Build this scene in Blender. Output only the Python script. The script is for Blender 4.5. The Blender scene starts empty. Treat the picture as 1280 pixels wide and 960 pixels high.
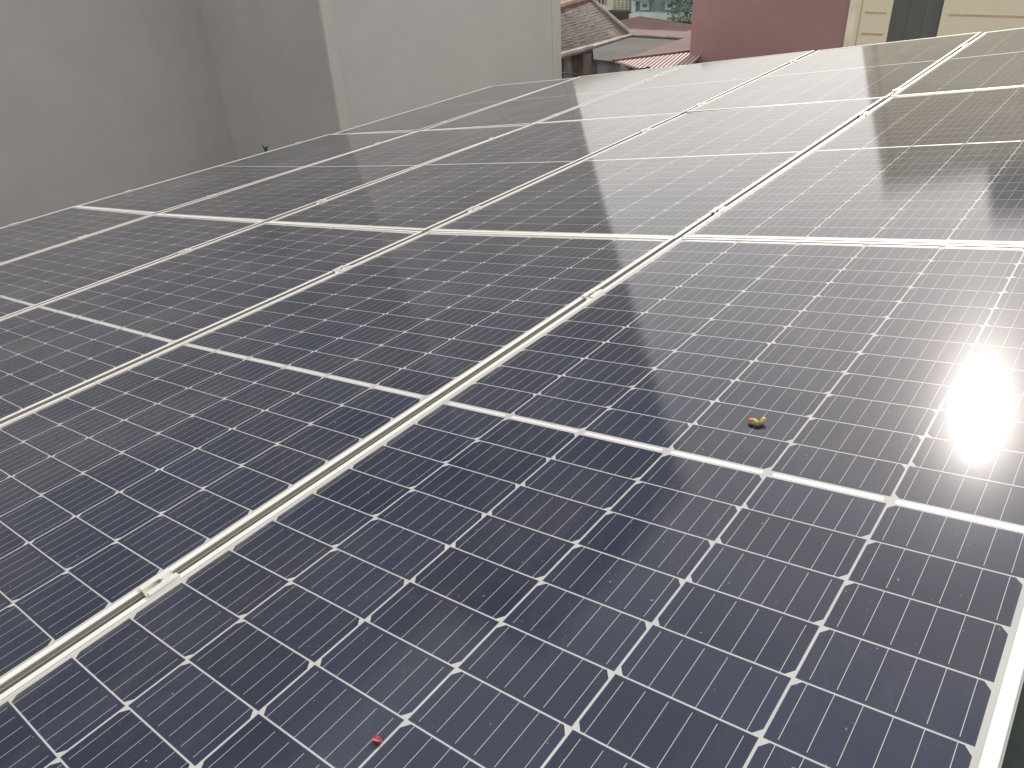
import bpy, bmesh, math, random
from mathutils import Vector, Matrix
random.seed(7)
S = bpy.context.scene
COL = S.collection
# ------------------------------------------------------------------ frame of reference
# array frame: x along the long side of the panels, y towards the grey building, z normal to the glass
up = Vector((-0.0046872, -0.1600657, 0.9870952)).normalized()
_X = (Vector((1, 0, 0)) - up * up.x).normalized()
_Y = up.cross(_X)
M3 = Matrix((_X, _Y, up))                      # array frame -> world
BASE = 10.0                                    # array origin stands 10 m above the street
ARR = Matrix.Translation((0, 0, BASE)) @ M3.to_4x4()
RC = Matrix([[0.6160852, -0.7679628, -0.1751347], [-0.4426017, -0.1535944, -0.8834662], [0.6515694, 0.6218054, -0.4345289]])
CP = Vector((-0.868881, -1.038768, 0.642691))
F = 955.6216
CW = ARR @ CP
# ------------------------------------------------------------------ camera
cam = bpy.data.objects.new('camera', bpy.data.cameras.new('camera')); COL.objects.link(cam)
r_, d_, f_ = (M3 @ Vector(RC[0]), M3 @ Vector(RC[1]), M3 @ Vector(RC[2]))
mw = Matrix((( r_.x, -d_.x, -f_.x, CW.x), (r_.y, -d_.y, -f_.y, CW.y), (r_.z, -d_.z, -f_.z, CW.z), (0, 0, 0, 1)))
cam.matrix_world = mw
cam.data.sensor_width = 36; cam.data.lens = F / 1280 * 36
cam.data.clip_start = 0.02; cam.data.clip_end = 3000
S.camera = cam
# ------------------------------------------------------------------ light
sd = (M3 @ Vector((0.85888, 0.13621, 0.49374))).normalized()
EL = math.asin(sd.z); AZ = math.atan2(sd.y, sd.x)
AUR = (.95, 1.4, 3.0)
HAZE, HAZEC = .97, (3.75, 3.62, 3.46)      # thin even overcast veil mixed over the clear sky
w = bpy.data.worlds.new('World'); S.world = w; w.use_nodes = True
nt = w.node_tree; nt.nodes.clear()
sky = nt.nodes.new('ShaderNodeTexSky'); sky.sky_type = 'NISHITA'; sky.sun_disc = False
sky.sun_elevation = EL; sky.sun_rotation = math.pi / 2 - AZ
sky.air_density = 1.0; sky.dust_density = 0.6; sky.ozone_density = 1.0
hs = nt.nodes.new('ShaderNodeHueSaturation'); hs.inputs['Saturation'].default_value = 0.45
bg = nt.nodes.new('ShaderNodeBackground'); bg.inputs[1].default_value = 0.15
wo = nt.nodes.new('ShaderNodeOutputWorld')
nt.links.new(sky.outputs[0], hs.inputs['Color']); hz = nt.nodes.new('ShaderNodeMix'); hz.data_type = 'RGBA'; hz.inputs[0].default_value = HAZE; hz.inputs[7].default_value = (*HAZEC, 1)
def wm(op, a, b=None):
    n = nt.nodes.new('ShaderNodeMath'); n.operation = op
    for i, v in enumerate((a, b)):
        if v is None: continue
        if isinstance(v, bpy.types.NodeSocket): nt.links.new(v, n.inputs[i])
        else: n.inputs[i].default_value = v
    return n.outputs[0]
# murky city horizon and the bright aureole round the veiled sun
gc = nt.nodes.new('ShaderNodeTexCoord').outputs['Generated']
sp = nt.nodes.new('ShaderNodeSeparateXYZ'); nt.links.new(gc, sp.inputs[0])
mr = nt.nodes.new('ShaderNodeMapRange'); mr.interpolation_type = 'SMOOTHSTEP'; nt.links.new(sp.outputs[2], mr.inputs[0])
mr.inputs[1].default_value = -.03; mr.inputs[2].default_value = .13; mr.inputs[3].default_value = .58; mr.inputs[4].default_value = 1.0
dp = nt.nodes.new('ShaderNodeVectorMath'); dp.operation = 'DOT_PRODUCT'; nt.links.new(gc, dp.inputs[0]); dp.inputs[1].default_value = sd
dd = wm('MAXIMUM', dp.outputs['Value'], 0.0)
aur = wm('ADD', wm('MULTIPLY', wm('POWER', dd, 18.0), AUR[0]), wm('ADD', wm('MULTIPLY', wm('POWER', dd, 140.0), AUR[1]), wm('MULTIPLY', wm('POWER', dd, 900.0), AUR[2])))
hc = nt.nodes.new('ShaderNodeVectorMath'); hc.operation = 'SCALE'; hc.inputs[0].default_value = HAZEC; nt.links.new(mr.outputs[0], hc.inputs['Scale'])
ac = nt.nodes.new('ShaderNodeVectorMath'); ac.operation = 'SCALE'; ac.inputs[0].default_value = (3.8, 3.2, 2.85); nt.links.new(aur, ac.inputs['Scale'])
sm = nt.nodes.new('ShaderNodeVectorMath'); sm.operation = 'ADD'; nt.links.new(hc.outputs[0], sm.inputs[0]); nt.links.new(ac.outputs[0], sm.inputs[1])
nt.links.new(sm.outputs[0], hz.inputs[7])
nt.links.new(hs.outputs[0], hz.inputs[6]); nt.links.new(hz.outputs[2], bg.inputs[0]); nt.links.new(bg.outputs[0], wo.inputs[0])
sl = bpy.data.lights.new('sun', 'SUN'); sl.energy = 2.2; sl.angle = math.radians(0.5); sl.color = (1.0, 0.95, 0.88)
so = bpy.data.objects.new('sun', sl); COL.objects.link(so)
so.rotation_euler = (-sd).to_track_quat('-Z', 'Y').to_euler()
S.view_settings.view_transform = 'Standard'; S.view_settings.look = 'None'
S.view_settings.gamma = 1; S.view_settings.exposure = 1.0
S.view_settings.use_curve_mapping = False
S.cycles.max_bounces = 6
# ------------------------------------------------------------------ helpers
def ray(px, py):
    """world direction of a point of the 1280x960 survey photograph"""
    v = Vector(((px - 640) / F, (py - 480) / F, 1.0))
    return (M3 @ (RC.transposed() @ v)).normalized()
def Px(px, py, X): r = ray(px, py); return CW + r * (X / r.x)
def Pz(px, py, Z): r = ray(px, py); return CW + r * (Z / r.z)
def Pd(px, py, D): r = ray(px, py); return CW + r * (D / math.hypot(r.x, r.y))

def tag(o, label=None, cat=None, group=None, kind=None):
    if label: o['label'] = label
    if cat: o['category'] = cat
    if group: o['group'] = group
    if kind: o['kind'] = kind
    return o
def obj(name, bm, mat, parent=None, smooth=False, recalc=True):
    if recalc: bmesh.ops.recalc_face_normals(bm, faces=bm.faces)
    me = bpy.data.meshes.new(name); bm.to_mesh(me); bm.free()
    for m in (mat if isinstance(mat, (list, tuple)) else [mat]): me.materials.append(m)
    if smooth:
        for p in me.polygons: p.use_smooth = True
    o = bpy.data.objects.new(name, me); COL.objects.link(o)
    if parent: o.parent = parent
    return o
def empty(name, mat4=None, **kw):
    o = bpy.data.objects.new(name, None); COL.objects.link(o); o.empty_display_size = .1
    if mat4 is not None: o.matrix_world = mat4
    return tag(o, **kw)
def box(bm, x0, x1, y0, y1, z0, z1, M=None):
    vs = [bm.verts.new((M @ Vector(c)) if M else c) for c in ((x0,y0,z0),(x1,y0,z0),(x1,y1,z0),(x0,y1,z0),(x0,y0,z1),(x1,y0,z1),(x1,y1,z1),(x0,y1,z1))]
    for f in ((0,3,2,1),(4,5,6,7),(0,1,5,4),(1,2,6,5),(2,3,7,6),(3,0,4,7)): bm.faces.new([vs[i] for i in f])
def prism(bm, pts, z0, z1):
    a = [bm.verts.new((p[0], p[1], z0)) for p in pts]; b = [bm.verts.new((p[0], p[1], z1)) for p in pts]
    n = len(pts); bm.faces.new(a[::-1]); bm.faces.new(b)
    for i in range(n): bm.faces.new((a[i], a[(i+1) % n], b[(i+1) % n], b[i]))
def slab(bm, pts, th):
    """polygon of 3-D points given thickness downward"""
    a = [bm.verts.new(p) for p in pts]; b = [bm.verts.new(Vector(p) - Vector((0, 0, th))) for p in pts]
    n = len(pts); bm.faces.new(a); bm.faces.new(b[::-1])
    for i in range(n): bm.faces.new((a[i], b[i], b[(i+1) % n], a[(i+1) % n]))
def bar(bm, p, q, r, n=8, r2=None):
    p, q = Vector(p), Vector(q); d = (q - p).normalized()
    a = d.orthogonal().normalized(); b = d.cross(a); r2 = r if r2 is None else r2
    A = [bm.verts.new(p + (a*math.cos(t) + b*math.sin(t))*r) for t in [2*math.pi*i/n for i in range(n)]]
    B = [bm.verts.new(q + (a*math.cos(t) + b*math.sin(t))*r2) for t in [2*math.pi*i/n for i in range(n)]]
    bm.faces.new(A[::-1]); bm.faces.new(B)
    for i in range(n): bm.faces.new((A[i], A[(i+1) % n], B[(i+1) % n], B[i]))
def tube(bm, pts, rad, n=10):
    pts = [Vector(p) for p in pts]; rings = []
    for i, p in enumerate(pts):
        d = (pts[min(i+1, len(pts)-1)] - pts[max(i-1, 0)]).normalized()
        a = d.cross(Vector((0.13, 0.21, 1))).normalized(); b = d.cross(a)
        rings.append([bm.verts.new(p + (a*math.cos(2*math.pi*k/n) + b*math.sin(2*math.pi*k/n))*rad[i]) for k in range(n)])
    bm.faces.new(rings[0][::-1]); bm.faces.new(rings[-1])
    for A, B in zip(rings, rings[1:]):
        for k in range(n): bm.faces.new((A[k], A[(k+1) % n], B[(k+1) % n], B[k]))
# ---- node helpers
class N:
    def __init__(s, name):
        s.m = bpy.data.materials.new(name); s.m.use_nodes = True; s.t = s.m.node_tree; s.t.nodes.clear()
        s.out = s.t.nodes.new('ShaderNodeOutputMaterial'); s.p = s.t.nodes.new('ShaderNodeBsdfPrincipled')
        s.t.links.new(s.p.outputs[0], s.out.inputs[0])
    def node(s, t, **kw):
        n = s.t.nodes.new(t)
        for k, v in kw.items(): setattr(n, k, v)
        return n
    def set(s, sock, v):
        if isinstance(v, bpy.types.NodeSocket): s.t.links.new(v, sock)
        elif isinstance(v, (tuple, list)) and len(v) == 3 and sock.type == 'RGBA': sock.default_value = (*v, 1)
        else: sock.default_value = v
    def math(s, op, a, b=None, c=None):
        n = s.t.nodes.new('ShaderNodeMath'); n.operation = op; s.set(n.inputs[0], a)
        if b is not None: s.set(n.inputs[1], b)
        if c is not None: s.set(n.inputs[2], c)
        return n.outputs[0]
    def mix(s, f, a, b):
        n = s.t.nodes.new('ShaderNodeMix'); n.data_type = 'RGBA'; s.set(n.inputs[0], f); s.set(n.inputs[6], a); s.set(n.inputs[7], b); return n.outputs[2]
    def noise(s, scale, detail=4, rough=.55, vec=None, dist=0.0):
        n = s.t.nodes.new('ShaderNodeTexNoise'); n.inputs['Scale'].default_value = scale; n.inputs['Detail'].default_value = detail
        n.inputs['Roughness'].default_value = rough; n.inputs['Distortion'].default_value = dist
        if vec is not None: s.t.links.new(vec, n.inputs['Vector'])
        return n.outputs['Fac']
    def obj(s): return s.t.nodes.new('ShaderNodeTexCoord').outputs['Object']
    def map(s, vec, scale=(1,1,1), rot=(0,0,0)):
        n = s.t.nodes.new('ShaderNodeMapping'); n.inputs['Scale'].default_value = scale; n.inputs['Rotation'].default_value = rot; s.t.links.new(vec, n.inputs[0]); return n.outputs[0]
    def ramp(s, f, a, b):
        n = s.t.nodes.new('ShaderNodeMapRange'); n.interpolation_type = 'SMOOTHSTEP'; s.set(n.inputs[0], f); n.inputs[1].default_value = a; n.inputs[2].default_value = b; return n.outputs[0]
    def bump(s, h, strength=.3, dist=.01):
        n = s.t.nodes.new('ShaderNodeBump'); n.inputs['Strength'].default_value = strength; n.inputs['Distance'].default_value = dist; s.t.links.new(h, n.inputs['Height'])
        s.t.links.new(n.outputs[0], s.p.inputs['Normal'])
    def P(s, **kw):
        for k, v in kw.items(): s.set(s.p.inputs[k.replace('_', ' ')], v)
def plain(name, col, rough=.6, metal=0., var=.12, scale=3., bump=0., spec=.25, bscale=40):
    n = N(name); o = n.obj()
    c = n.mix(n.ramp(n.noise(scale, 5, .6, o), .3, .7), tuple(x*(1-var) for x in col), tuple(min(1, x*(1+var)) for x in col))
    n.P(Base_Color=c, Roughness=rough, Metallic=metal); n.p.inputs['Specular IOR Level'].default_value = spec
    if bump: n.bump(n.noise(bscale, 5, .6, o), bump, .01)
    return n.m
# ------------------------------------------------------------------ materials
L, W = 2.008, 1.002
def panel_material():
    n = N('cell_laminate'); co = n.obj()
    sx = n.node('ShaderNodeSeparateXYZ'); n.t.links.new(co, sx.inputs[0]); x, y = sx.outputs[0], sx.outputs[1]
    info = n.node('ShaderNodeObjectInfo').outputs['Random']
    A = lambda a, b=None, op='ADD': n.math(op, a, b)
    pv = 0.16105; hu = 0.08080; c0 = 0.0071
    s = A(A(3*pv, y, 'SUBTRACT'), pv, 'DIVIDE')          # 0..6 from the +y side
    si = n.math('FLOOR', s); sf = n.math('SUBTRACT', n.math('FRACT', s), .5)
    lv = A(sf, pv, 'MULTIPLY')
    ax = n.math('ABSOLUTE', x); t = A(n.math('SUBTRACT', ax, c0), hu, 'DIVIDE')
    ti = n.math('FLOOR', t); lt = A(n.math('SUBTRACT', n.math('FRACT', t), .5), hu, 'MULTIPLY')   # + = away from centre
    par = n.math('MODULO', n.math('ABSOLUTE', si), 2.0)                 # 0 for odd strings (1-based)
    sg = n.math('SUBTRACT', 1.0, A(par, 2.0, 'MULTIPLY'))               # +1 : chamfer away from the centre
    lu = A(lt, sg, 'MULTIPLY')                                          # + = chamfered side
    alv = n.math('ABSOLUTE', lv); alu = n.math('ABSOLUTE', lt)
    hv, hh = 0.07905, 0.03942
    inx = n.math('LESS_THAN', alu, hh); iny = n.math('LESS_THAN', alv, hv)
    ch = n.math('LESS_THAN', A(n.math('MULTIPLY', lu, .82), alv), hv + hh*.82 - .0076)
    ch = n.math('MAXIMUM', ch, n.math('LESS_THAN', lu, 0.0))
    rng = n.math('MULTIPLY', n.math('MULTIPLY', n.math('GREATER_THAN', t, 0.0), n.math('LESS_THAN', t, 12.0)), n.math('LESS_THAN', n.math('ABSOLUTE', y), 3*pv))
    cell = n.math('MULTIPLY', n.math('MULTIPLY', inx, iny), n.math('MULTIPLY', ch, rng))
    # six bus wires per cell
    b = A(A(lv, .0795), .0265, 'DIVIDE'); bl = n.math('ABSOLUTE', A(n.math('SUBTRACT', n.math('FRACT', b), .5), .0265, 'MULTIPLY'))
    bus = n.math('MULTIPLY', n.math('LESS_THAN', bl, .00032), n.math('GREATER_THAN', lu, -hh + .0048))
    bus = n.math('MULTIPLY', bus, cell)
    # fingers: extremely fine silver lines give a faint grey cast and grain
    comb = n.node('ShaderNodeCombineXYZ'); n.t.links.new(si, comb.inputs[0]); n.t.links.new(A(ti, n.math('MULTIPLY', n.math('GREATER_THAN', x, 0.0), 20.0)), comb.inputs[1]); n.t.links.new(A(info, 50.0, 'MULTIPLY'), comb.inputs[2])
    wn = n.node('ShaderNodeTexWhiteNoise', noise_dimensions='3D'); n.t.links.new(comb.outputs[0], wn.inputs['Vector'])
    cv = wn.outputs['Value']
    cellc = n.mix(cv, (.0068, .0142, .036), (.0130, .0215, .048))
    cellc = n.mix(A(n.ramp(n.noise(5, 3, .5, co), .35, .7), .2, 'MULTIPLY'), cellc, (.014, .016, .028))
    edge = n.math('GREATER_THAN', n.math('MAXIMUM', n.math('SUBTRACT', alv, hv), n.math('SUBTRACT', alu, hh)), -.0012)
    cellc = n.mix(A(edge, .5, 'MULTIPLY'), cellc, (.03, .035, .09))
    back = n.mix(n.ramp(n.noise(9, 3, .5, co), .3, .7), (.345, .36, .36), (.395, .40, .395))
    col = n.mix(cell, back, cellc)
    col = n.mix(bus, col, (.40, .40, .40))
    # ribbons in the centre gap and in the end margins
    rib = n.math('LESS_THAN', n.math('ABSOLUTE', n.math('SUBTRACT', ax, .0002)), .0028)
    rib = n.math('MAXIMUM', rib, n.math('LESS_THAN', n.math('ABSOLUTE', n.math('SUBTRACT', ax, .9855)), .0026))
    rib = n.math('MULTIPLY', rib, n.math('LESS_THAN', n.math('ABSOLUTE', y), 2.93*pv))
    rib = n.math('MULTIPLY', rib, n.math('GREATER_THAN', n.math('SUBTRACT', pv/2, alv), .008))
    col = n.mix(rib, col, (.85, .85, .84))
    # dust film: thin diffuse layer, optically thicker at grazing angles
    lw = n.node('ShaderNodeLayerWeight'); lw.inputs[0].default_value = .5
    cosn = n.math('MAXIMUM', n.math('SUBTRACT', 1.0, lw.outputs['Facing']), .10)
    d1 = n.noise(3.1, 7, .65, co, .6); d2 = n.noise(n_big := 1.1, 3, .5, co)
    smear = n.noise(1.0, 5, .6, n.map(co, (3, 14, 1), (0, 0, .5)), .5)
    dens = A(A(A(n.ramp(d1, .35, .8), .020, 'MULTIPLY'), A(n.ramp(smear, .5, .8), .016, 'MULTIPLY')), A(A(d2, .014, 'MULTIPLY'), DUST0))
    low = n.math('MULTIPLY', n.ramp(y, .462, .488), n.ramp(n.noise(14, 5, .65, co), .3, .7))
    dens = A(dens, A(low, .11, 'MULTIPLY'))
    marks = n.math('SUBTRACT', 1.0, n.ramp(n.math('ABSOLUTE', n.math('SUBTRACT', n.noise(2.3, 4, .6, co, 1.2), .56)), 0.0, .006))
    dens = A(dens, A(marks, .010, 'MULTIPLY'))
    spots = n.math('GREATER_THAN', n.noise(170, 2, .5, co), .768)
    spots2 = n.math('GREATER_THAN', n.noise(60, 3, .7, co, 1.0), .79)
    dens = A(dens, A(A(spots, .30, 'MULTIPLY'), A(spots2, .08, 'MULTIPLY')))
    dustf = n.math('SUBTRACT', 1.0, n.math('POWER', n.math('SUBTRACT', 1.0, dens), n.math('DIVIDE', 1.0, cosn)))
    col = n.mix(dustf, col, (.42, .365, .32))
    n.P(Base_Color=col, Roughness=n.mix(rib, (.20, .20, .20), (.25, .25, .25)))
    n.p.inputs['Metallic'].default_value = 0
    n.set(n.p.inputs['Metallic'], A(rib, .4, 'MULTIPLY'))
    n.p.inputs['Specular IOR Level'].default_value = .006
    n.p.inputs['Coat Weight'].default_value = 1.0; n.p.inputs['Coat IOR'].default_value = 1.40
    n.set(n.p.inputs['Coat Roughness'], A(A(n.ramp(d1, .3, .8), .018, 'MULTIPLY'), COATR))
    # fine prismatic texture of the solar glass
    bn = n.node('ShaderNodeBump'); bn.inputs['Strength'].default_value = .028; bn.inputs['Distance'].default_value = .001
    n.t.links.new(n.noise(650, 3, .7, co), bn.inputs['Height']); n.t.links.new(bn.outputs[0], n.p.inputs['Coat Normal'])
    return n.m
DUST0 = .006; COATR = .012
MP = panel_material()
def alu(name, base, rough, metal=.55):
    n = N(name); o = n.obj()
    st = n.noise(1, 4, .6, n.map(o, (2, 60, 60)))
    d = n.ramp(n.noise(6, 6, .7, o), .45, .75)
    c = n.mix(st, tuple(b*.92 for b in base), base); c = n.mix(n.math('MULTIPLY', d, .35), c, (.50, .47, .42))
    n.P(Base_Color=c, Metallic=metal, Roughness=rough); n.bump(n.noise(120, 3, .5, o), .03, .002)
    return n.m
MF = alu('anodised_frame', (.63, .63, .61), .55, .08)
MFS = alu('shaded_frame_side', (.34, .335, .31), .6, .1)  # frame metal darkened on its outer sides, shade of the gaps put into the colour
MR = alu('rail_aluminium', (.30, .30, .29), .55, .4)
MC = alu('clamp_aluminium', (.88, .87, .85), .35, .5)
MS = plain('stainless_bolt', (.6, .59, .57), .3, .9)
MK = plain('socket_shadow_steel', (.10, .095, .09), .6, .5)
def plaster(name, c1, c2, stain=(.16, .15, .14), s=1.0, stainf=.25):
    n = N(name); o = n.obj()
    big = n.ramp(n.noise(.28*s, 5, .55, o, .4), .3, .7); mid = n.ramp(n.noise(1.6*s, 6, .62, o), .35, .7)
    streak = n.ramp(n.noise(1, 6, .65, n.map(o, (1.8*s, 1.8*s, .16*s))), .5, .78)
    c = n.mix(n.math('ADD', n.math('MULTIPLY', big, .6), n.math('MULTIPLY', mid, .4)), c1, c2)
    c = n.mix(n.math('MULTIPLY', streak, stainf), c, stain)
    fine = n.noise(35, 5, .7, o)
    c = n.mix(n.math('MULTIPLY', n.ramp(fine, .4, .75), .12), c, tuple(x*.6 for x in c1))
    n.P(Base_Color=c, Roughness=.9); n.p.inputs['Specular IOR Level'].default_value = .2
    n.bump(n.math('ADD', fine, n.math('MULTIPLY', n.noise(4, 3, .5, o), 1.5)), .25, .006)
    return n.m
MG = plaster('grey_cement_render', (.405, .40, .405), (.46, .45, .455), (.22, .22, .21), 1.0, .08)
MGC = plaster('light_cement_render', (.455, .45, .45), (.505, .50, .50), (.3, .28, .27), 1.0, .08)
MG2 = plaster('corner_render', (.475, .465, .455), (.53, .515, .505), (.33, .30, .28), 1.0, .15)
MPU = plaster('mauve_painted_render', (.35, .215, .215), (.385, .245, .245), (.28, .19, .19), 1.0, .2)
MCR = plaster('cream_painted_render', (.76, .70, .545), (.80, .74, .585), (.62, .56, .42), 1.0, .2)
MCR2 = plain('cream_trim', (.80, .74, .62), .8)
MBR = plain('brown_groove_paint', (.55, .40, .29), .8)
MDG = plaster('dark_grey_sheet', (.12, .135, .13), (.14, .15, .145), (.19, .20, .19), 1.6, .5)
MPK = plain('pink_roof_paint', (.165, .11, .108), .95, 0, .12, .8)
MPK2 = plain('faded_red_slats', (.42, .32, .31), .7, 0, .1, 2)
MMR = plain('maroon_steel', (.16, .09, .09), .7)
MTW = plain('mortar_white', (.36, .34, .32), .85, 0, .2, 4)
MFC = plain('grey_fibre_cement', (.075, .072, .072), .9, 0, .25, 1.2, .2)
MFD = plain('dark_grey_block', (.25, .235, .235), .95, 0, .3, 2.5, .2)  # dark grey of the block walls and posts
MPO = plain('pink_post_paint', (.45, .33, .32), .8)
MWI = plain('black_wire', (.03, .03, .03), .6)
MTE = plain('teal_render', (.20, .29, .285), .85, 0, .12, .8)
MTL = plain('pale_teal_trim', (.50, .57, .56), .8)
MPA = plain('dark_pane', (.13, .16, .17), .25)
MPB = plain('black_opening', (.05, .05, .05), .5)
MYE = plain('pale_yellow_render', (.58, .56, .45), .85, 0, .1, 1)
MVB = plain('vent_brown', (.24, .20, .17), .9)
MLE = plain('leaf_green', (.055, .085, .05), .7, 0, .35, 9)
MRS = plain('green_roof_sheet', (.065, .085, .08), .5, 0, .3, 3.5, .1)
MST2 = plaster('added_block_render', (.20, .20, .19), (.25, .245, .235))  # dark tone for the unseen block mirrored in the panels
MST = plain('street_concrete', (.28, .27, .255), .95, 0, .2, .3, .2)
MOW = plain('own_wall_render', (.36, .35, .32), .9, 0, .12, .7, .2)
def tile_mat():
    n = N('old_clay_tiles'); o = n.obj()
    sx = n.node('ShaderNodeSeparateXYZ'); n.t.links.new(o, sx.inputs[0])
    v = n.node('ShaderNodeCombineXYZ'); n.t.links.new(n.math('FLOOR', n.math('MULTIPLY', sx.outputs[0], 4.2)), v.inputs[0]); n.t.links.new(n.math('FLOOR', n.math('MULTIPLY', sx.outputs[1], 1/.26)), v.inputs[1])
    wn = n.node('ShaderNodeTexWhiteNoise', noise_dimensions='2D'); n.t.links.new(v.outputs[0], wn.inputs['Vector'])
    c = n.mix(wn.outputs['Value'], (.105, .085, .078), (.155, .125, .115))
    c = n.mix(n.math('GREATER_THAN', wn.outputs['Value'], .93), c, (.24, .15, .13))
    c = n.mix(n.math('MULTIPLY', n.ramp(n.noise(.9, 5, .6, o), .45, .7), .5), c, (.12, .115, .105))
    n.P(Base_Color=c, Roughness=.9)
    return n.m
MTI = tile_mat()
MRI = plain('red_ridge_cap', (.27, .15, .13), .85, 0, .2, 4)

# ------------------------------------------------------------------ the setting
bm = bmesh.new(); box(bm, -400, 400, -400, 400, -1, 0)
tag(obj('ground', bm, MST), kind='structure')

# own building: sloping roof sheet on walls
def local(o): o.matrix_world = ARR; return o
own = empty('house', Matrix.Translation((0, 0, 0)), label='house directly under the solar array with dark green corrugated roof sheet', cat='house')
bm = bmesh.new()
xs0, xs1, ys0, ys1, zr = -2.9, 5.35, -2.6, 4.45, -.150
pitch = .19; prof = []
yy = ys0
while yy < ys1:
    prof += [(yy, 0), (yy+.095, 0), (yy+.115, .028), (yy+.15, .028), (yy+.17, 0)]; yy += pitch
top = [[bm.verts.new(ARR @ Vector((x, a, zr + b - .03))) for a, b in prof] for x in (xs0, xs1)]
bot = [[bm.verts.new(ARR @ Vector((x, a, zr + b - .034))) for a, b in prof] for x in (xs0, xs1)]
for i in range(len(prof)-1):
    bm.faces.new((top[0][i], top[1][i], top[1][i+1], top[0][i+1])); bm.faces.new((bot[0][i+1], bot[1][i+1], bot[1][i], bot[0][i]))
    for k in (0, 1): bm.faces.new((top[k][i], top[k][i+1], bot[k][i+1], bot[k][i]))
obj('roof', bm, MRS, own, recalc=False)
bm = bmesh.new()
fp = [(-2.7, -2.4), (5.2, -2.4), (5.2, 4.25), (-2.7, 4.25)]
a = [bm.verts.new((*(ARR @ Vector((p[0], p[1], -.2))).xy, 0)) for p in fp]
b = [bm.verts.new(ARR @ Vector((p[0], p[1], -.2))) for p in fp]
bm.faces.new(b); bm.faces.new(a[::-1])
for i in range(4): bm.faces.new((a[i], a[(i+1) % 4], b[(i+1) % 4], b[i]))
obj('wall', bm, MOW, own)

# ------------------------------------------------------------------ grey building on the left
cx, cy, cz = CW
def az(px, py): r = ray(px, py); return math.atan2(r.y, r.x)
XB = 6.3
y1 = XB * math.tan(az(296, 197)); y2 = XB * math.tan(az(426, 161))
xe = y2 / math.tan(az(700, 45))
gz = cz + 6.2
gb = empty('grey_building', Matrix.Translation((cx + XB, cy + y2, 0)), label='tall windowless grey rendered building with a stepped corner, left of the panels', cat='building')
T = Matrix.Translation((-(cx + XB), -(cy + y2), 0))
bm = bmesh.new()
prism(bm, [(-16, y1 - y2), (0, y1 - y2), (0, 0), (.1, 0), (.1, 9), (-16, 9)], 0, gz)
obj('wall', bm, MG, gb)
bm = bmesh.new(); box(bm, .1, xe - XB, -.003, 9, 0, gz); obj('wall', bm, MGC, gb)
# thick corner render band and the paler end strip
wband = y2 / math.tan(az(437, 155)) - y2 / math.tan(az(426, 161))
bm = bmesh.new(); box(bm, -.012, wband, -.018, .02, .5, gz - .02); obj('corner_band', bm, MG2, gb)
xs_ = y2 / math.tan(az(690, 45))
bm = bmesh.new(); box(bm, xs_ - XB, xe - XB + .012, -.012, .4, .5, gz - .02); obj('corner_band', bm, MG2, gb)
bm = bmesh.new(); box(bm, -16.05, .05, y1 - y2 - .05, 9.05, gz, gz + .12); box(bm, 0.05, xe - XB + .06, -.05, 9.05, gz, gz + .12); obj('parapet_coping', bm, MG2, gb)

# ------------------------------------------------------------------ mauve and cream buildings at the far end
XC = 14.0
pL = Px(868, 0, XC + .05); yL = pL.y - cy; yR = (Px(1059, 30, XC).y - cy)
pb = empty('mauve_building', Matrix.Translation((cx + XC, cy + yR, 0)), label='plain mauve painted building behind the far edge of the panels', cat='building')
bm = bmesh.new(); box(bm, 0, 5, .012, yL - yR, 0, cz - .85); obj('wall', bm, MPU, pb)
bm = bmesh.new(); box(bm, -.04, 5.04, .012, yL - yR + .04, cz - .85, cz - .75); obj('parapet_coping', bm, MPU, pb)
cb = empty('cream_building', Matrix.Translation((cx + XC, cy + yR, 0)), label='cream building with brown groove lines and a tall dark grey sheet panel', cat='building')
hC = cz + 1.65
def cY(px, py): return Px(px, py, XC).y - (cy + yR)
def cZ(px, py): return Px(px, py, XC).z
ya, yb = cY(1112, 26), cY(1175, 26)
bm = bmesh.new()
box(bm, 0, 6, ya, 0, 0, hC); box(bm, 0, 6, -9, yb, 0, hC); box(bm, .06, 6, yb, ya, 0, hC); box(bm, 0, .06, yb, ya, cz - .95, hC)
obj('wall', bm, MCR, cb)
bm = bmesh.new()
yy = ya - .004
for k in range(3):
    y_ = ya - .004 - (ya - yb - .008)*(k + 1)/3; box(bm, .03, .058, y_ + .003, y_ + (ya - yb - .008)/3, .05, cz - .953)
obj('dark_panel', bm, MDG, cb)
bm = bmesh.new(); box(bm, 2.2, 5.5, -6.6, -1.05, hC + .1, cz + 3.2); obj('added_dark_block', bm, MST2, cb)  # unseen block, added to give the panels a dark reflection
bm = bmesh.new(); box(bm, -.03, 0, cY(1068, 30), 0.0, .5, hC); obj('corner_trim', bm, MCR2, cb)
yv = cY(1073, 30); z1 = cZ(1095, 16); z2 = cZ(1090, 42.8); dz = z1 - z2
yr0 = yb - .10
bm = bmesh.new(); box(bm, -.004, 0, yv - .018, yv, .5, hC - .1)
k = 0
while z1 - k*dz > .6:
    z = z1 - k*dz; box(bm, -.0045, 0, ya + .06, yv - .07, z - .014, z + .014); box(bm, -.0045, 0, -8.9, yr0, z - .014, z + .014); k += 1
for k in range(1, 5):
    z = z1 + k*dz
    if z < hC - .1: box(bm, -.0045, 0, ya + .06, yv - .07, z - .014, z + .014); box(bm, -.0045, 0, -8.9, yr0, z - .014, z + .014)
obj('groove_line', bm, MBR, cb)
bm = bmesh.new(); box(bm, -.12, 6.1, -9.1, .0, hC, hC + .1); obj('roof_slab', bm, MCR2, cb)

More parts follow.
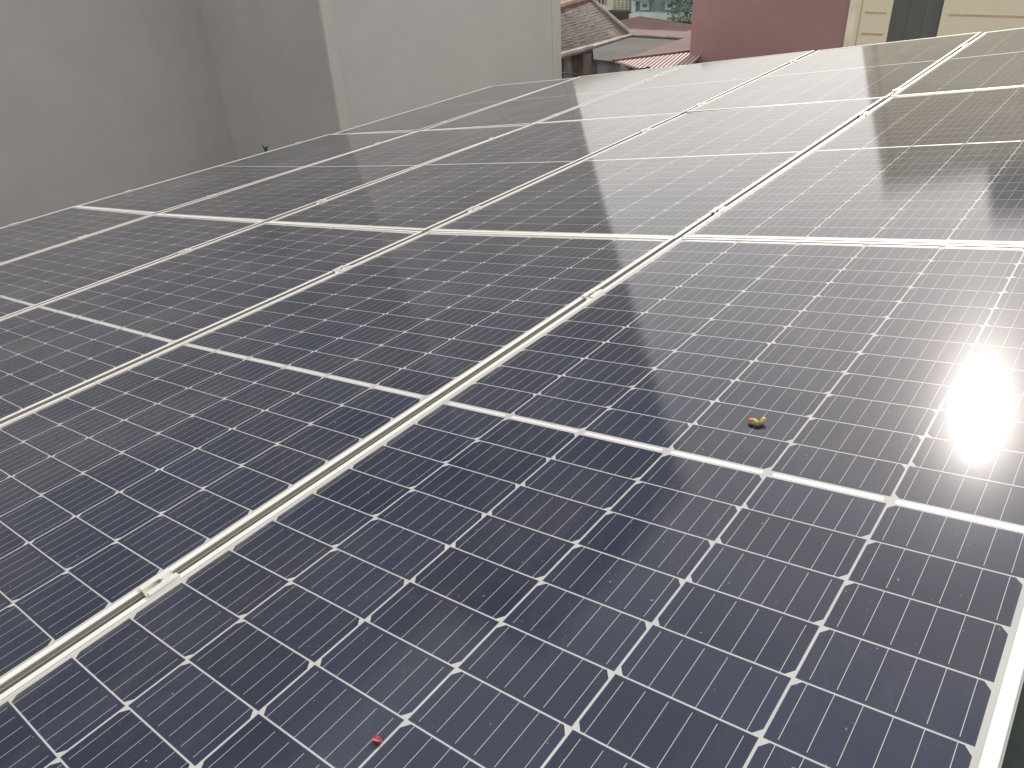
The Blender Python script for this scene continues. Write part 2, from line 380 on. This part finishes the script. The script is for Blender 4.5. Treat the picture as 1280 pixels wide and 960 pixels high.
# ------------------------------------------------------------------ low roofs between the buildings
def toobj(name, label, cat, pts, th, mat):
    c = sum((Vector(p) for p in pts), Vector()) / len(pts)
    e = empty(name, Matrix.Translation((c.x, c.y, 0)), label=label, cat=cat)
    bm = bmesh.new(); slab(bm, [Vector(p) - Vector((c.x, c.y, 0)) for p in pts], th); obj('roof', bm, mat, e)
    return e, c
# slatted canopy
zc_ = -2.55
O = Pz(769, 76, zc_); E2 = Pz(866, 64, zc_); Lp = Pz(806, 87, zc_)
e_ = (E2 - O).normalized(); s_ = (Pz(800, 85, zc_) - Pz(820, 70, zc_)).normalized()
near = (Lp - O).normalized()
can = empty('slatted_canopy', Matrix.Translation(O), label='canopy of pale pink slats on dark steel beside the mauve building', cat='canopy')
bm = bmesh.new(); bm2 = bmesh.new()
ln = (E2 - O).length + .3; kk = 0; t = .05
while t < ln:
    p = e_ * t
    # intersection of p + a s_ with b near
    det = s_.x * (-near.y) - s_.y * (-near.x)
    a = (-p.x * (-near.y) + p.y * (-near.x)) / det
    a = min(max(a, .05), 4.2)
    q = p + s_ * a; side = e_ * .030
    vs = [p - side, p + side, q + side, q - side]
    slab(bm, [v + Vector((0, 0, .0)) for v in vs], .03)
    t += .097
obj('slats', bm, MPK2, can)
bm = bmesh.new()
bar(bm, e_ * -.05 + Vector((0,0,.01)), e_ * ln + Vector((0,0,.01)), .028)
for f in (.8, 1.9, 3.0): 
    st = near * (f / max(.2, abs(near.dot(s_)))) if False else s_ * f + e_ * (f * 1.1)
    bar(bm, st + Vector((0,0,-.05)), e_ * ln + s_ * f + Vector((0,0,-.05)), .025)
for t in (.3, ln - .4): bar(bm, e_ * t + Vector((0, 0, -.05)), e_ * t + Vector((0, 0, -O.z)), .04)
obj('steel_frame', bm, MMR, can)
# pink sheet roof by the mauve building
zp = -2.42
pts = [Pz(776, 75.5, zc_ - .06), Pz(812, 62.5, zp - .12), Pz(866, 43.5, zp - .05), Pz(905, 40, zp), Pz(1020, 72, zp), Pz(1020, 90, zp), Pz(866, 85, zp - .18)]
pts = [Vector((p.x, p.y, cz + zp - .25)) for p in (Pz(776, 75.5, zp-.25), Pz(812, 62.5, zp-.25), Pz(866, 43.5, zp-.25), Pz(1000, 50, zp-.25), Pz(1056, 85, zp-.25), Pz(850, 110, zp-.25))]
e1, _ = toobj('sheet_roof', 'flat faded pink roof running below the mauve wall', 'roof', pts, .06, MPK)
bm = bmesh.new(); c = e1.matrix_world.translation
for p in (pts[0], pts[2], pts[3], pts[5]): q = p.lerp(_, .06) - Vector((c.x, c.y, 0)); box(bm, q.x-.08, q.x+.08, q.y-.08, q.y+.08, 0, q.z - .062)
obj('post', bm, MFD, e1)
# grey fibre cement roof
zf = -2.95
pts = [Pz(*p, zf) for p in ((741, 60.5), (789, 45.5), (875, 50.5), (890, 66), (820, 82), (742, 74))]
e2, _ = toobj('fibre_cement_roof', 'low grey fibre cement roof between the old tiled house and the canopy', 'roof', pts, .05, MFC)
bm = bmesh.new(); c = e2.matrix_world.translation
for p, q in ((pts[0], pts[1]), (pts[1], pts[2])): bar(bm, p - Vector((c.x, c.y, -.03)), q - Vector((c.x, c.y, -.03)), .035)
obj('edge_trim', bm, MTW, e2)
bm = bmesh.new()
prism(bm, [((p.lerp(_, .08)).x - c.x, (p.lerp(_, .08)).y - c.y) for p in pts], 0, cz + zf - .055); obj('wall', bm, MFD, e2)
# far pink roof
zk = -3.3
pts = [Pz(*p, zk) for p in ((765, 28), (800, 20), (872, 31.5), (872, 52), (846, 50.5), (786, 44))]
e3, _ = toobj('sheet_roof', 'wide faded pink roof in front of the teal building', 'roof', pts, .08, MPK)
bm = bmesh.new(); c = e3.matrix_world.translation
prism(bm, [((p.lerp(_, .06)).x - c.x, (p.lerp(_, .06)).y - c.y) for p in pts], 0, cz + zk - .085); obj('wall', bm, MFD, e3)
# old tiled house: eave A-B, ridge C-D
zt = -3.0
B_ = Pz(788, 44.5, zt); A_ = Pz(703, 67.5, zt); ed = (A_ - B_).normalized(); A2 = B_ + ed * 9
zri = -2.18
D_ = Pz(737, -1, zri); C_ = D_ + (Pz(703, 9, zri) - D_).normalized() * 6.5
th = empty('tiled_house', Matrix.Translation((B_.x, B_.y, 0)), label='old house with mossy brown tiled hip roof, red ridge caps and white mortar hips', cat='house')
o0 = Vector((B_.x, B_.y, 0)); rows = 15
bm = bmesh.new()
# local tile frame so that the material can count tiles
ex = ed; en = ((D_ - B_) - ed * (D_ - B_).dot(ed)); run = en.length; en.normalize(); nn = ex.cross(en).normalized()
if nn.z < 0: nn = -nn
for k in range(rows):
    f0, f1 = k / rows, (k + 1) / rows + .004
    a0 = B_.lerp(D_, f0); a1 = B_.lerp(D_, min(f1, 1)); b0 = A2.lerp(C_, f0); b1 = A2.lerp(C_, min(f1, 1))
    nt_ = 34
    lo = [a0.lerp(b0, i / nt_) for i in range(nt_ + 1)]; hi = [a1.lerp(b1, i / nt_) for i in range(nt_ + 1)]
    for i in range(nt_):
        up_ = .022 + random.uniform(-.005, .006); sk = random.uniform(-.012, .012)
        q = [lo[i] + nn*up_ + en*sk, lo[i+1] + nn*(up_ - .012) + en*sk, hi[i+1] + nn*.012, hi[i] + nn*.012]
        v = [bm.verts.new(p - o0) for p in q]; bm.faces.new(v)
        v2 = [bm.verts.new(p - o0) for p in (q[0], q[1], q[1] - nn*.05, q[0] - nn*.05)]; bm.faces.new(v2)
# back slope and hip end close the roof
G_ = D_ + en * 2.6 - Vector((0, 0, 1.2)); H_ = C_ + en * 2.6 - Vector((0, 0, 1.2))
f = [bm.verts.new(p - o0) for p in (D_, C_, H_, G_)]; bm.faces.new(f)
f = [bm.verts.new(p - o0) for p in (B_, D_, G_)]; bm.faces.new(f)
roof = obj('roof', bm, MTI, th)
bm = bmesh.new(); bar(bm, C_ - o0 + Vector((0,0,.03)), D_ - o0 + Vector((0,0,.03)), .09, 8); obj('ridge_cap', bm, MRI, roof)
bm = bmesh.new(); bar(bm, D_ - o0 + nn*.03, B_ - o0 + nn*.05, .05, 8); obj('hip_mortar', bm, MTW, roof)
bm = bmesh.new(); bar(bm, B_ - o0 - Vector((0,0,.03)), A2 - o0 - Vector((0,0,.03)), .075, 8); obj('gutter', bm, MTW, roof)
bm = bmesh.new(); inn = en * .35
prism(bm, [((p + q - o0).x, (p + q - o0).y) for p, q in ((B_ + ed*.3, inn), (A2, inn), (H_, -en*.3), (G_ + ed*.3, -en*.3))], 0, cz + zt - .12); obj('wall', bm, MFD, th)
for px, m in ((734, MPO), (709, MTW)):
    p = Pz(px, 58 + (735 - px)*.2, zt) - o0; bm = bmesh.new(); box(bm, p.x-.07, p.x+.07, p.y-.07, p.y+.07, cz - 7.5, cz + zt - .15); obj('post', bm, m, th)
# loose wires in front of the house
for (a, b, sag, lab) in (((703, 84), (812, 84), .12, 'upper black wire hanging across the dark yard by the tiled house'), ((703, 91), (800, 88), .1, 'lower black wire hanging across the dark yard by the tiled house')):
    P0, P1 = Pd(*a, 14), Pd(*b, 12.5); P0 = P0 + (P0-P1)*.4; bm = bmesh.new()
    tube(bm, [P0.lerp(P1, i/12) - Vector((0, 0, sag*4*(i/12)*(1-i/12))) for i in range(13)], [.012]*13, 6)
    tag(obj('wire', bm, MWI), lab, 'wire', 'wires by the tiled house')
# pale yellow building with grille
XY = 27.0
q0 = Px(700, 18, XY); q1 = Px(793, 14, XY); yw = q0.y; ye = q1.y
yb_ = empty('yellow_building', Matrix.Translation((q1.x, q1.y, 0)), label='pale yellow far building with dark barred window and brown vent grille', cat='building')
bm = bmesh.new(); box(bm, 0, 4, 0, 7, 0, cz - .6); obj('wall', bm, MYE, yb_)
def yY(px, py): return Px(px, py, XY).y - q1.y
bm = bmesh.new(); 
wz1, wz0 = Px(748, -14, XY).z, Px(750, 4, XY).z
box(bm, -.03, 0, yY(757, 0), yY(740, 0), wz0, wz1); wi = obj('window', bm, MPB, yb_)
bm = bmesh.new()
for i in range(5):
    y = yY(757, 0) + (yY(740, 0) - yY(757, 0))*i/4; box(bm, -.06, -.03, y-.035, y+.035, wz0-.04, wz1)
obj('window_bars', bm, MTW, wi)
gz0, gz1 = Px(778, 18, XY).z, Px(778, -3, XY).z; gy0, gy1 = yY(787, 8), yY(767, 8)
bm = bmesh.new(); box(bm, -.02, 0, gy0, gy1, gz0, gz1); gr = obj('vent_grille', bm, MVB, yb_)
bm = bmesh.new()
for i in range(9): z = gz0 + (gz1-gz0)*i/8; box(bm, -.05, -.02, gy0, gy1, z-.018, z+.018)
for i in range(5): y = gy0 + (gy1-gy0)*i/4; box(bm, -.055, -.02, y-.02, y+.02, gz0, gz1)
obj('grille_bars', bm, MYE, gr)
bm = bmesh.new(); zl = Px(780, 22, XY).z; box(bm, -.6, 0, yY(800, 20), yY(764, 20), zl-.35, zl+.25); obj('ledge', bm, MFC, yb_)
# teal building
XT = 26.6
t0 = Px(793, 10, XT); t1 = Px(905, 10, XT)
tb = empty('teal_building', Matrix.Translation((t1.x, t1.y, 0)), label='teal far building with two pale framed windows above a mossy ledge', cat='building')
def tY(px): return Px(px, 8, XT).y - t1.y
def tZ(px, py): return Px(px, py, XT).z
bm = bmesh.new(); box(bm, 0, 5, 0, tY(788), 0, cz - .5); obj('wall', bm, MTE, tb)
bm = bmesh.new(); box(bm, -.1, 0, tY(796), tY(791), 0, cz - .5); obj('drainpipe', bm, MTL, tb)
for a, b in ((801, 812), (832, 845)):
    zz0, zz1 = tZ((a+b)/2, 12.5), tZ((a+b)/2, 1)
    bm = bmesh.new(); box(bm, -.04, 0, tY(b), tY(a), zz0, zz1); wi = obj('window', bm, MTL, tb)
    bm = bmesh.new(); box(bm, -.06, -.04, tY(b)+.1, tY(a)-.1, zz0+.1, zz1-.1); obj('pane', bm, MPA, wi)
    bm = bmesh.new(); box(bm, -.35, 0, tY(b)-.15, tY(a)+.15, zz1+.02, zz1+.12); obj('hood', bm, MTE, wi)
bm = bmesh.new(); zl = tZ(830, 18); box(bm, -.7, 0, tY(880), tY(799), zl-.1, zl+.08); box(bm, -.2, 0, tY(880), tY(818), zl-.75, zl-.1); obj('ledge', bm, MTL, tb)
bm = bmesh.new()
zl = tZ(850, 25); box(bm, -1.2, -.3, tY(880), tY(820), zl-.25, zl); obj('awning', bm, MPA, tb)
# shrub on the mossy ledge
pc = Px(858, 12, XT - .8); sh = empty('shrub', Matrix.Translation(pc), label='dark green shrub growing on the teal building ledge beside the mauve wall', cat='shrub')
bm = bmesh.new()
for i in range(380):
    a = random.uniform(-1, 1); hgt = .45 * (1 - abs(a)**1.5) + .15
    c = Vector((random.uniform(-.3, .3), -a*.6, random.uniform(-.35, hgt))); n_ = Vector([random.gauss(0, 1) for _k in range(3)]).normalized()
    u = n_.orthogonal().normalized()*random.uniform(.03, .06); v = n_.cross(u)*.6
    bm.faces.new([bm.verts.new(c + d) for d in (u, v, -u, -v)])
obj('foliage', bm, MLE, sh, recalc=False)
bm = bmesh.new()
for i in range(7):
    y = -.5 + i*.16; bar(bm, (0, y, -.6), (random.uniform(-.1, .1), y + random.uniform(-.1, .1), .15), .02, 6, .008)
obj('stem', bm, MVB, sh)

# ------------------------------------------------------------------ solar array
PL = {
 (0,0): ([0.00625, -0.501, -0.00486],[1.0, 0.0, 3e-05],[0.0, 0.999913, -0.013225]),
 (0,1): ([0.00592, 0.51911, -0.01716],[0.999999, 0.0, -0.001729],[-2e-05, 0.999936, -0.011334]),
 (0,2): ([0.0036, 1.54702, -0.01614],[0.999998, 0.0, -0.001823],[2.4e-05, 0.999911, 0.013371]),
 (0,3): ([0.00181, 2.56998, -0.0004],[1.0, 0.0, 0.000639],[-1.2e-05, 0.999837, 0.01804]),
 (0,4): ([0.00379, 3.59142, 0.02468],[1.0, 0.0, 0.000763],[-2.4e-05, 0.999488, 0.031996]),
 (1,0): ([2.02093, -0.501, -0.00662],[0.999998, 0.0, -0.001784],[-2.3e-05, 0.999916, -0.012972]),
 (1,1): ([2.01782, 0.51911, -0.01688],[0.999998, 0.0, 0.002005],[1.5e-05, 0.999972, -0.007521]),
 (1,2): ([2.01681, 1.54702, -0.01665],[0.999999, 0.0, 0.001315],[-1.1e-05, 0.999968, 0.007987]),
 (1,3): ([2.01131, 2.56998, -0.00517],[0.999986, 0.0, -0.005385],[8e-05, 0.999888, 0.014935]),
 (1,4): ([2.01494, 3.59142, 0.01609],[0.999957, 0.0, -0.009318],[0.000256, 0.999623, 0.027469]),
 (2,0): ([4.02994, -0.501, -0.00713],[0.999999, 0.0, 0.001269],[8e-06, 0.999979, -0.006534]),
 (2,1): ([4.03406, 0.51911, -0.00895],[0.999983, 0.0, 0.005901],[-1.7e-05, 0.999996, 0.002917]),
 (2,2): ([4.0295, 1.54702, -0.00575],[0.999955, 0.0, 0.009538],[-3.3e-05, 0.999994, 0.003455]),
 (2,3): ([4.03306, 2.56998, -0.00085],[0.999953, 0.0, 0.009679],[-6.1e-05, 0.99998, 0.006325]),
 (2,4): ([4.03178, 3.59142, 0.00921],[0.999997, 0.0, 0.002468],[-3.4e-05, 0.999905, 0.013756]),
}
PM = {}
for k, (o, a, b) in PL.items():
    a = Vector(a).normalized(); b = Vector(b); b = (b - a*b.dot(a)).normalized(); c = a.cross(b)
    PM[k] = ARR @ Matrix(((a.x, b.x, c.x, o[0]), (a.y, b.y, c.y, o[1]), (a.z, b.z, c.z, o[2]), (0, 0, 0, 1)))
def frame_bm():
    bm = bmesh.new()
    prof = [(.0295, -.035), (0, -.035), (0, -.0335), (.0012, -.033), (.0012, -.0150), (0, -.0148), (0, -.0141), (.0012, -.0139), (.0012, -.0092), (0, -.009), (0, -.0083), (.0012, -.0081), (.0012, -.0022), (0, -.002), (0, -.0005), (.0005, 0), (.0106, 0), (.011, -.0004), (.011, -.0024), (.0135, -.0026), (.0135, -.007), (.0016, -.007), (.0016, -.0334), (.0295, -.0334)]
    rings = []
    for d, z in prof:
        x, y = L/2 - d, W/2 - d
        rings.append([bm.verts.new(p) for p in ((-x,-y,z),(x,-y,z),(x,y,z),(-x,y,z))])
    n = len(rings)
    for i in range(n):
        A, B = rings[i], rings[(i+1) % n]
        for k in range(4):
            f = bm.faces.new((A[k], A[(k+1) % 4], B[(k+1) % 4], B[k]))
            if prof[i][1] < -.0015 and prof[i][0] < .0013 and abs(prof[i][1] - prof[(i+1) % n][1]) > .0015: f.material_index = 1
    return bm
def glass_bm():
    bm = bmesh.new(); box(bm, -L/2+.0132, L/2-.0132, -W/2+.0132, W/2-.0132, -.0062, -.0021); return bm
rown = ['nearest', 'middle', 'farthest']
coln = ['in the rightmost column of panels', 'just left of the widest grooved gap', 'in the central column of panels', 'in the second column out from the grey building', 'in the column beside the grey building']
rowt = {0: 'nearest panel', 1: 'middle panel of three', 2: 'farthest panel'}
proto = None; panels = {}
for (r, c), Mx in PM.items():
    lab = rowt[r] + ' ' + coln[c]
    if (r, c) == (0, 0): lab = 'nearest panel in the rightmost column, lying at the bottom right with a pink petal'
    if proto is None:
        e = empty('solar_panel'); e.matrix_world = Mx
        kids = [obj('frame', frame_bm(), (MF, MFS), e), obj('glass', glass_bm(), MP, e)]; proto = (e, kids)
    else:
        e = proto[0].copy(); COL.objects.link(e); e.matrix_world = Mx
        for k in proto[1]:
            q = k.copy(); COL.objects.link(q); q.parent = e
    tag(e, lab, 'solar panel', 'solar panels of the roof array'); panels[r, c] = e

# rails under the seams
GAP = [.01811, .02591, .02096, .01943]
seam_y = []; y = 0
for g in GAP: seam_y.append(y + g/2); y += g + W
seam_y.append(y + .014)
Z = [[.00103, -.0108, -.02005, -.00857, .00648, .04134], [.00251, -.01217, -.02563, -.01031, .0108, .04009], [-.00275, -.01407, -.01568, -.01498, -.00616, .01962], [-.00497, -.00675, .00071, .00694, .01079, .01258]]
def zsurf(x, y, r=None, c=None):
    """lowest neighbouring glass plane at array position x, y"""
    o, a, b = PL[r, c]; n = Vector(a).cross(Vector(b)); o = Vector(o)
    return o.z - (n.x*(x - o.x) + n.y*(y - o.y)) / n.z
srail = ['beside the rightmost column', 'second from the right', 'third from the right', 'fourth from the right', 'along the grey building side']
glab = ['grooved aluminium rail in the widest gap, left of the rightmost panel column', 'grooved rail in the gap left of the second panel column from the right', 'grooved rail in the gap left of the central panel column', 'grooved rail in the leftmost gap between two panel columns']
for i in range(4):
    bm = bmesh.new(); prof = [(-.03, -.034), (-.011, -.034), (-.0105, -.026), (-.0035, -.026), (-.003, -.012), (-.0018, -.012), (-.0014, -.026), (.0022, -.026), (.0026, -.012), (.0038, -.012), (.0043, -.026), (.0105, -.026), (.011, -.034), (.03, -.034), (.03, -.145), (-.03, -.145)]
    prof = [(a, (b + .0235 - .0365 - .012) if b > -.1 else b) for a, b in prof]
    rings = []
    for x in (-1.02, -.5, 0, .5, 1.0, 1.5, 2.0, 2.5, 3.0, 3.5, 4.0, 4.5, 5.06):
        r = 0 if x < 1.007 else (1 if x < 3.02 else 2)
        zz = min(zsurf(x, seam_y[i], r, i), zsurf(x, seam_y[i], r, i+1), )
        rings.append([bm.verts.new((x, seam_y[i] + a, b + (zz if b > -.1 else 0))) for a, b in prof])
    n = len(prof)
    for A, B in zip(rings, rings[1:]):
        for k in range(n): bm.faces.new((A[k], A[(k+1) % n], B[(k+1) % n], B[k]))
    bm.faces.new(rings[0]); bm.faces.new(rings[-1][::-1])
    o = obj('mounting_rail', bm, MR); o.matrix_world = ARR; tag(o, glab[i], 'mounting rail', 'rails in the gaps between panel columns')

# clamps
def clamp_parts(g):
    h = g/2; bm = bmesh.new(); LN = .024
    sec = [(-h-.0085, .0002), (-h-.0085, .0032), (-h+.0032, .0032), (-h+.0032, -.0045), (h-.0032, -.0045), (h-.0032, .0032), (h+.0085, .0032), (h+.0085, .0002), (h-.0004, .0002), (h-.0004, -.024), (h-.0026, -.024), (h-.0026, -.0075), (-h+.0026, -.0075), (-h+.0026, -.024), (-h+.0004, -.024), (-h+.0004, .0002)]
    A = [bm.verts.new((-LN, a, b)) for a, b in sec]; B = [bm.verts.new((LN, a, b)) for a, b in sec]
    n = len(sec); bm.faces.new(A); bm.faces.new(B[::-1])
    for k in range(n): bm.faces.new((A[k], A[(k+1) % n], B[(k+1) % n], B[k]))
    return bm
def bolt_parts():
    bm = bmesh.new(); bar(bm, (0, 0, -.0046), (0, 0, -.0034), .0062, 20); bar(bm, (0, 0, -.0034), (0, 0, .0030), .0056, 20)
    return bm
def ends(g):
    bm = bmesh.new(); box(bm, -.024, .024, -.0125, .001, .0002, .0034); box(bm, -.024, .024, .001, .0045, -.032, .0034); box(bm, -.024, .024, .0045, .03, -.036, -.032)
    return bm
cl = [(0, 0, -.592, 'nearest clamp in the widest gap, silver with a bolt, left of the near panel'), (0, 0, .567, 'second nearest clamp in the widest gap'), (0, 1, -.744, 'third nearest clamp in the widest gap, just past the first panel joint'), (0, 1, .637, 'fourth nearest clamp in the widest gap'),
      (0, 2, -.845, 'clamp in the widest gap just past the far panel joint'), (0, 2, .476, 'farthest clamp in the widest gap, close to the cream building'),
      (1, 0, .602, 'nearest visible clamp in the second gap from the right'), (1, 1, -.736, 'clamp in the second gap from the right just past the near panel joint'), (1, 1, .602, 'clamp in the second gap from the right just before the far panel joint'), (1, 2, -.80, 'clamp in the second gap from the right just past the far panel joint'), (1, 2, .554, 'farthest clamp in the second gap from the right'),
      (2, 0, .60, 'nearest visible clamp in the third gap from the right'), (2, 1, -.687, 'clamp beside the brown smudge in the third gap from the right'), (2, 1, .61, 'clamp in the third gap from the right before the far panel joint'), (2, 2, -.773, 'clamp in the third gap from the right past the far panel joint'), (2, 2, .52, 'farthest clamp in the third gap from the right'),
      (3, 0, .618, 'nearest visible clamp in the leftmost panel gap'), (3, 1, -.659, 'second nearest clamp in the leftmost panel gap'), (3, 1, .619, 'clamp in the leftmost panel gap before the far panel joint'), (3, 2, -.769, 'clamp in the leftmost panel gap past the far panel joint'), (3, 2, .492, 'farthest clamp in the leftmost panel gap')]
cache = {}
for i, r, u, lab in cl:
    g = GAP[i]; h = g/2
    Mx = PM[r, i]; Mn = PM[r, i+1]
    pA = Mx @ Vector((u, W/2, 0)); pB = Mn @ Vector((u, -W/2, 0)); pos = (pA + pB)/2
    zw = (Mx.to_3x3() @ Vector((0, 0, 1)) + Mn.to_3x3() @ Vector((0, 0, 1))).normalized(); yw = (pB - pA); yw = (yw - zw*yw.dot(zw)).normalized(); xw = yw.cross(zw)
    MM = Matrix(((xw.x, yw.x, zw.x, pos.x), (xw.y, yw.y, zw.y, pos.y), (xw.z, yw.z, zw.z, pos.z), (0, 0, 0, 1)))
    e = empty('mid_clamp'); e.matrix_world = MM; tag(e, lab, 'clamp', 'clamps holding neighbouring panels')
    if i not in cache:
        b = obj('clamp_body', clamp_parts(g), MC, e); o = obj('bolt', bolt_parts(), MS, e)
        bm = bmesh.new(); bar(bm, (0, 0, .0025), (0, 0, .0034), .0028, 6); s = obj('hex_socket', bm, MK, o)
        cache[i] = (b, o, s)
    else:
        b, o, s = cache[i]; b2 = b.copy(); o2 = o.copy(); s2 = s.copy()
        for q in (b2, o2, s2): COL.objects.link(q)
        b2.parent = e; o2.parent = e; s2.parent = o2
ec = None
for r, u, lab in ((0, .648, 'nearest end clamp on the array edge facing the grey building'), (1, -.661, 'second nearest end clamp on the array edge facing the grey building'), (1, .695, 'third nearest end clamp on the array edge facing the grey building'), (2, -.726, 'farthest end clamp on the array edge facing the grey building')):
    e = empty('end_clamp'); e.matrix_world = PM[r, 4] @ Matrix.Translation((u, W/2, 0)); tag(e, lab, 'clamp', 'end clamps along the left edge')
    if ec is None: 
        bo = bmesh.new(); bar(bo, (0, .016, -.032), (0, .016, -.022), .006, 16)
        ec = (obj('clamp_body', ends(0), MC, e), obj('bolt', bo, MS, e))
    else:
        for k in ec: q = k.copy(); COL.objects.link(q); q.parent = e

# ------------------------------------------------------------------ litter on the glass
def on_panel(px, py, key=(0, 0), z=-.0021):
    Mi = PM[key].inverted(); o = Mi @ CW; d = Mi.to_3x3() @ ray(px, py); return o + d * ((z - o.z)/d.z)
MYL = plain('yellow_plastic', (.50, .41, .10), .55, 0, .15, 90); MOR = plain('orange_red_tip', (.62, .20, .12), .6, 0, .2, 90); MBK = plain('scrap_shadow_brown', (.07, .05, .05), .7)
bm = bmesh.new()
p0, p1, p2, p3, p4 = [on_panel(*p) for p in ((933, 528), (940, 528.5), (948, 531.5), (950, 531.5), (958, 527.5))]
r = .0042; H = Vector((0, 0, r))
e = empty('litter'); e.matrix_world = PM[0, 0] @ Matrix.Translation(p2); e.scale = (.86, .86, .86); tag(e, 'small bent scrap with two yellow pieces and orange tips lying on a panel', 'litter')
T_ = lambda p, h: p - p2 + Vector((0, 0, h))
a0, a1, b0, b1 = T_(p1, .008), T_(p2, .0045), T_(p3, .0055), T_(p4, .010)
bm = bmesh.new(); tube(bm, [a0, a0.lerp(a1, .12), a0.lerp(a1, .5), a0.lerp(a1, .9), a1], [.0024, .0036, .0040, .0034, .0022]); tube(bm, [b0, b0.lerp(b1, .15), b0.lerp(b1, .6), b0.lerp(b1, .92), b1], [.002, .0033, .0038, .0034, .002]); obj('yellow_pieces', bm, MYL, e, True)
c0 = T_(p0, .004)
bm = bmesh.new(); tube(bm, [c0, c0.lerp(a0, .4) + Vector((0, 0, .001)), a0], [.0012, .0034, .0026]); tube(bm, [a1, (a1+b0)/2 - Vector((0,0,.001)), b0], [.0022, .0018, .002]); obj('orange_tips', bm, MOR, e, True)
bm = bmesh.new(); tube(bm, [T_(on_panel(934, 531), .0022), T_(on_panel(941, 533.5), .0028), T_(on_panel(948, 534.5), .0028), T_(on_panel(956, 531.5), .0022)], [.0012, .0026, .0026, .0012]); obj('scrap_shadow', bm, MBK, e, True)  # dark tube on the glass, modelled in place of the scrap's cast shadow
# pink petal
q0, q1 = on_panel(467.5, 923.5), on_panel(478.5, 929.5)
MPE = plain('pink_petal', (.70, .20, .24), .55, 0, .15, 150)
dx = (q1 - q0); ln = dx.length; dx.normalize(); dy = Vector((0, 0, 1)).cross(dx)
bm = bmesh.new(); nu, nv = 10, 6; G = []
for i in range(nu + 1):
    t = i/nu; wd = ln*.36*math.sin(math.pi*min(1, .12 + t*.88)**.62)**.8 if t < 1 else .0004
    wd = ln*.38*(math.sin(math.pi*(t*.93 + .05))**.55)*(1 - .55*t)
    G.append([bm.verts.new(dx*ln*t + dy*wd*(2*j/nv - 1) + Vector((0, 0, .0008 + .0022*(2*j/nv - 1)**2 + .0012*math.sin(t*3)))) for j in range(nv + 1)])
for i in range(nu):
    for j in range(nv): bm.faces.new((G[i][j], G[i+1][j], G[i+1][j+1], G[i][j+1]))
bmesh.ops.solidify(bm, geom=bm.faces[:], thickness=.0004)
o = obj('petal', bm, MPE, None, True); o.matrix_world = PM[0, 0] @ Matrix.Translation(q0); tag(o, 'single pink flower petal lying on the nearest right panel', 'petal')
# weed tip behind the left edge
pw = Pd(332.5, 188, 6.6); bm = bmesh.new()
for (dx_, dz_, ww) in ((-.02, .062, .013), (.016, .045, .014), (.0, .035, .02)):
    tube(bm, [Vector((0, 0, -.25)), Vector((0, 0, -.02)), Vector((dx_*.4, -dx_*.6, dz_*.5)), Vector((dx_*.8, -dx_, dz_))], [.004, .008, ww*.6, .001], 6)
we = obj('weed', bm, MLE, None, True); we.matrix_world = Matrix.Translation(pw); tag(we, 'tiny dark weed tip poking up behind the panel edge before the grey wall', 'weed')
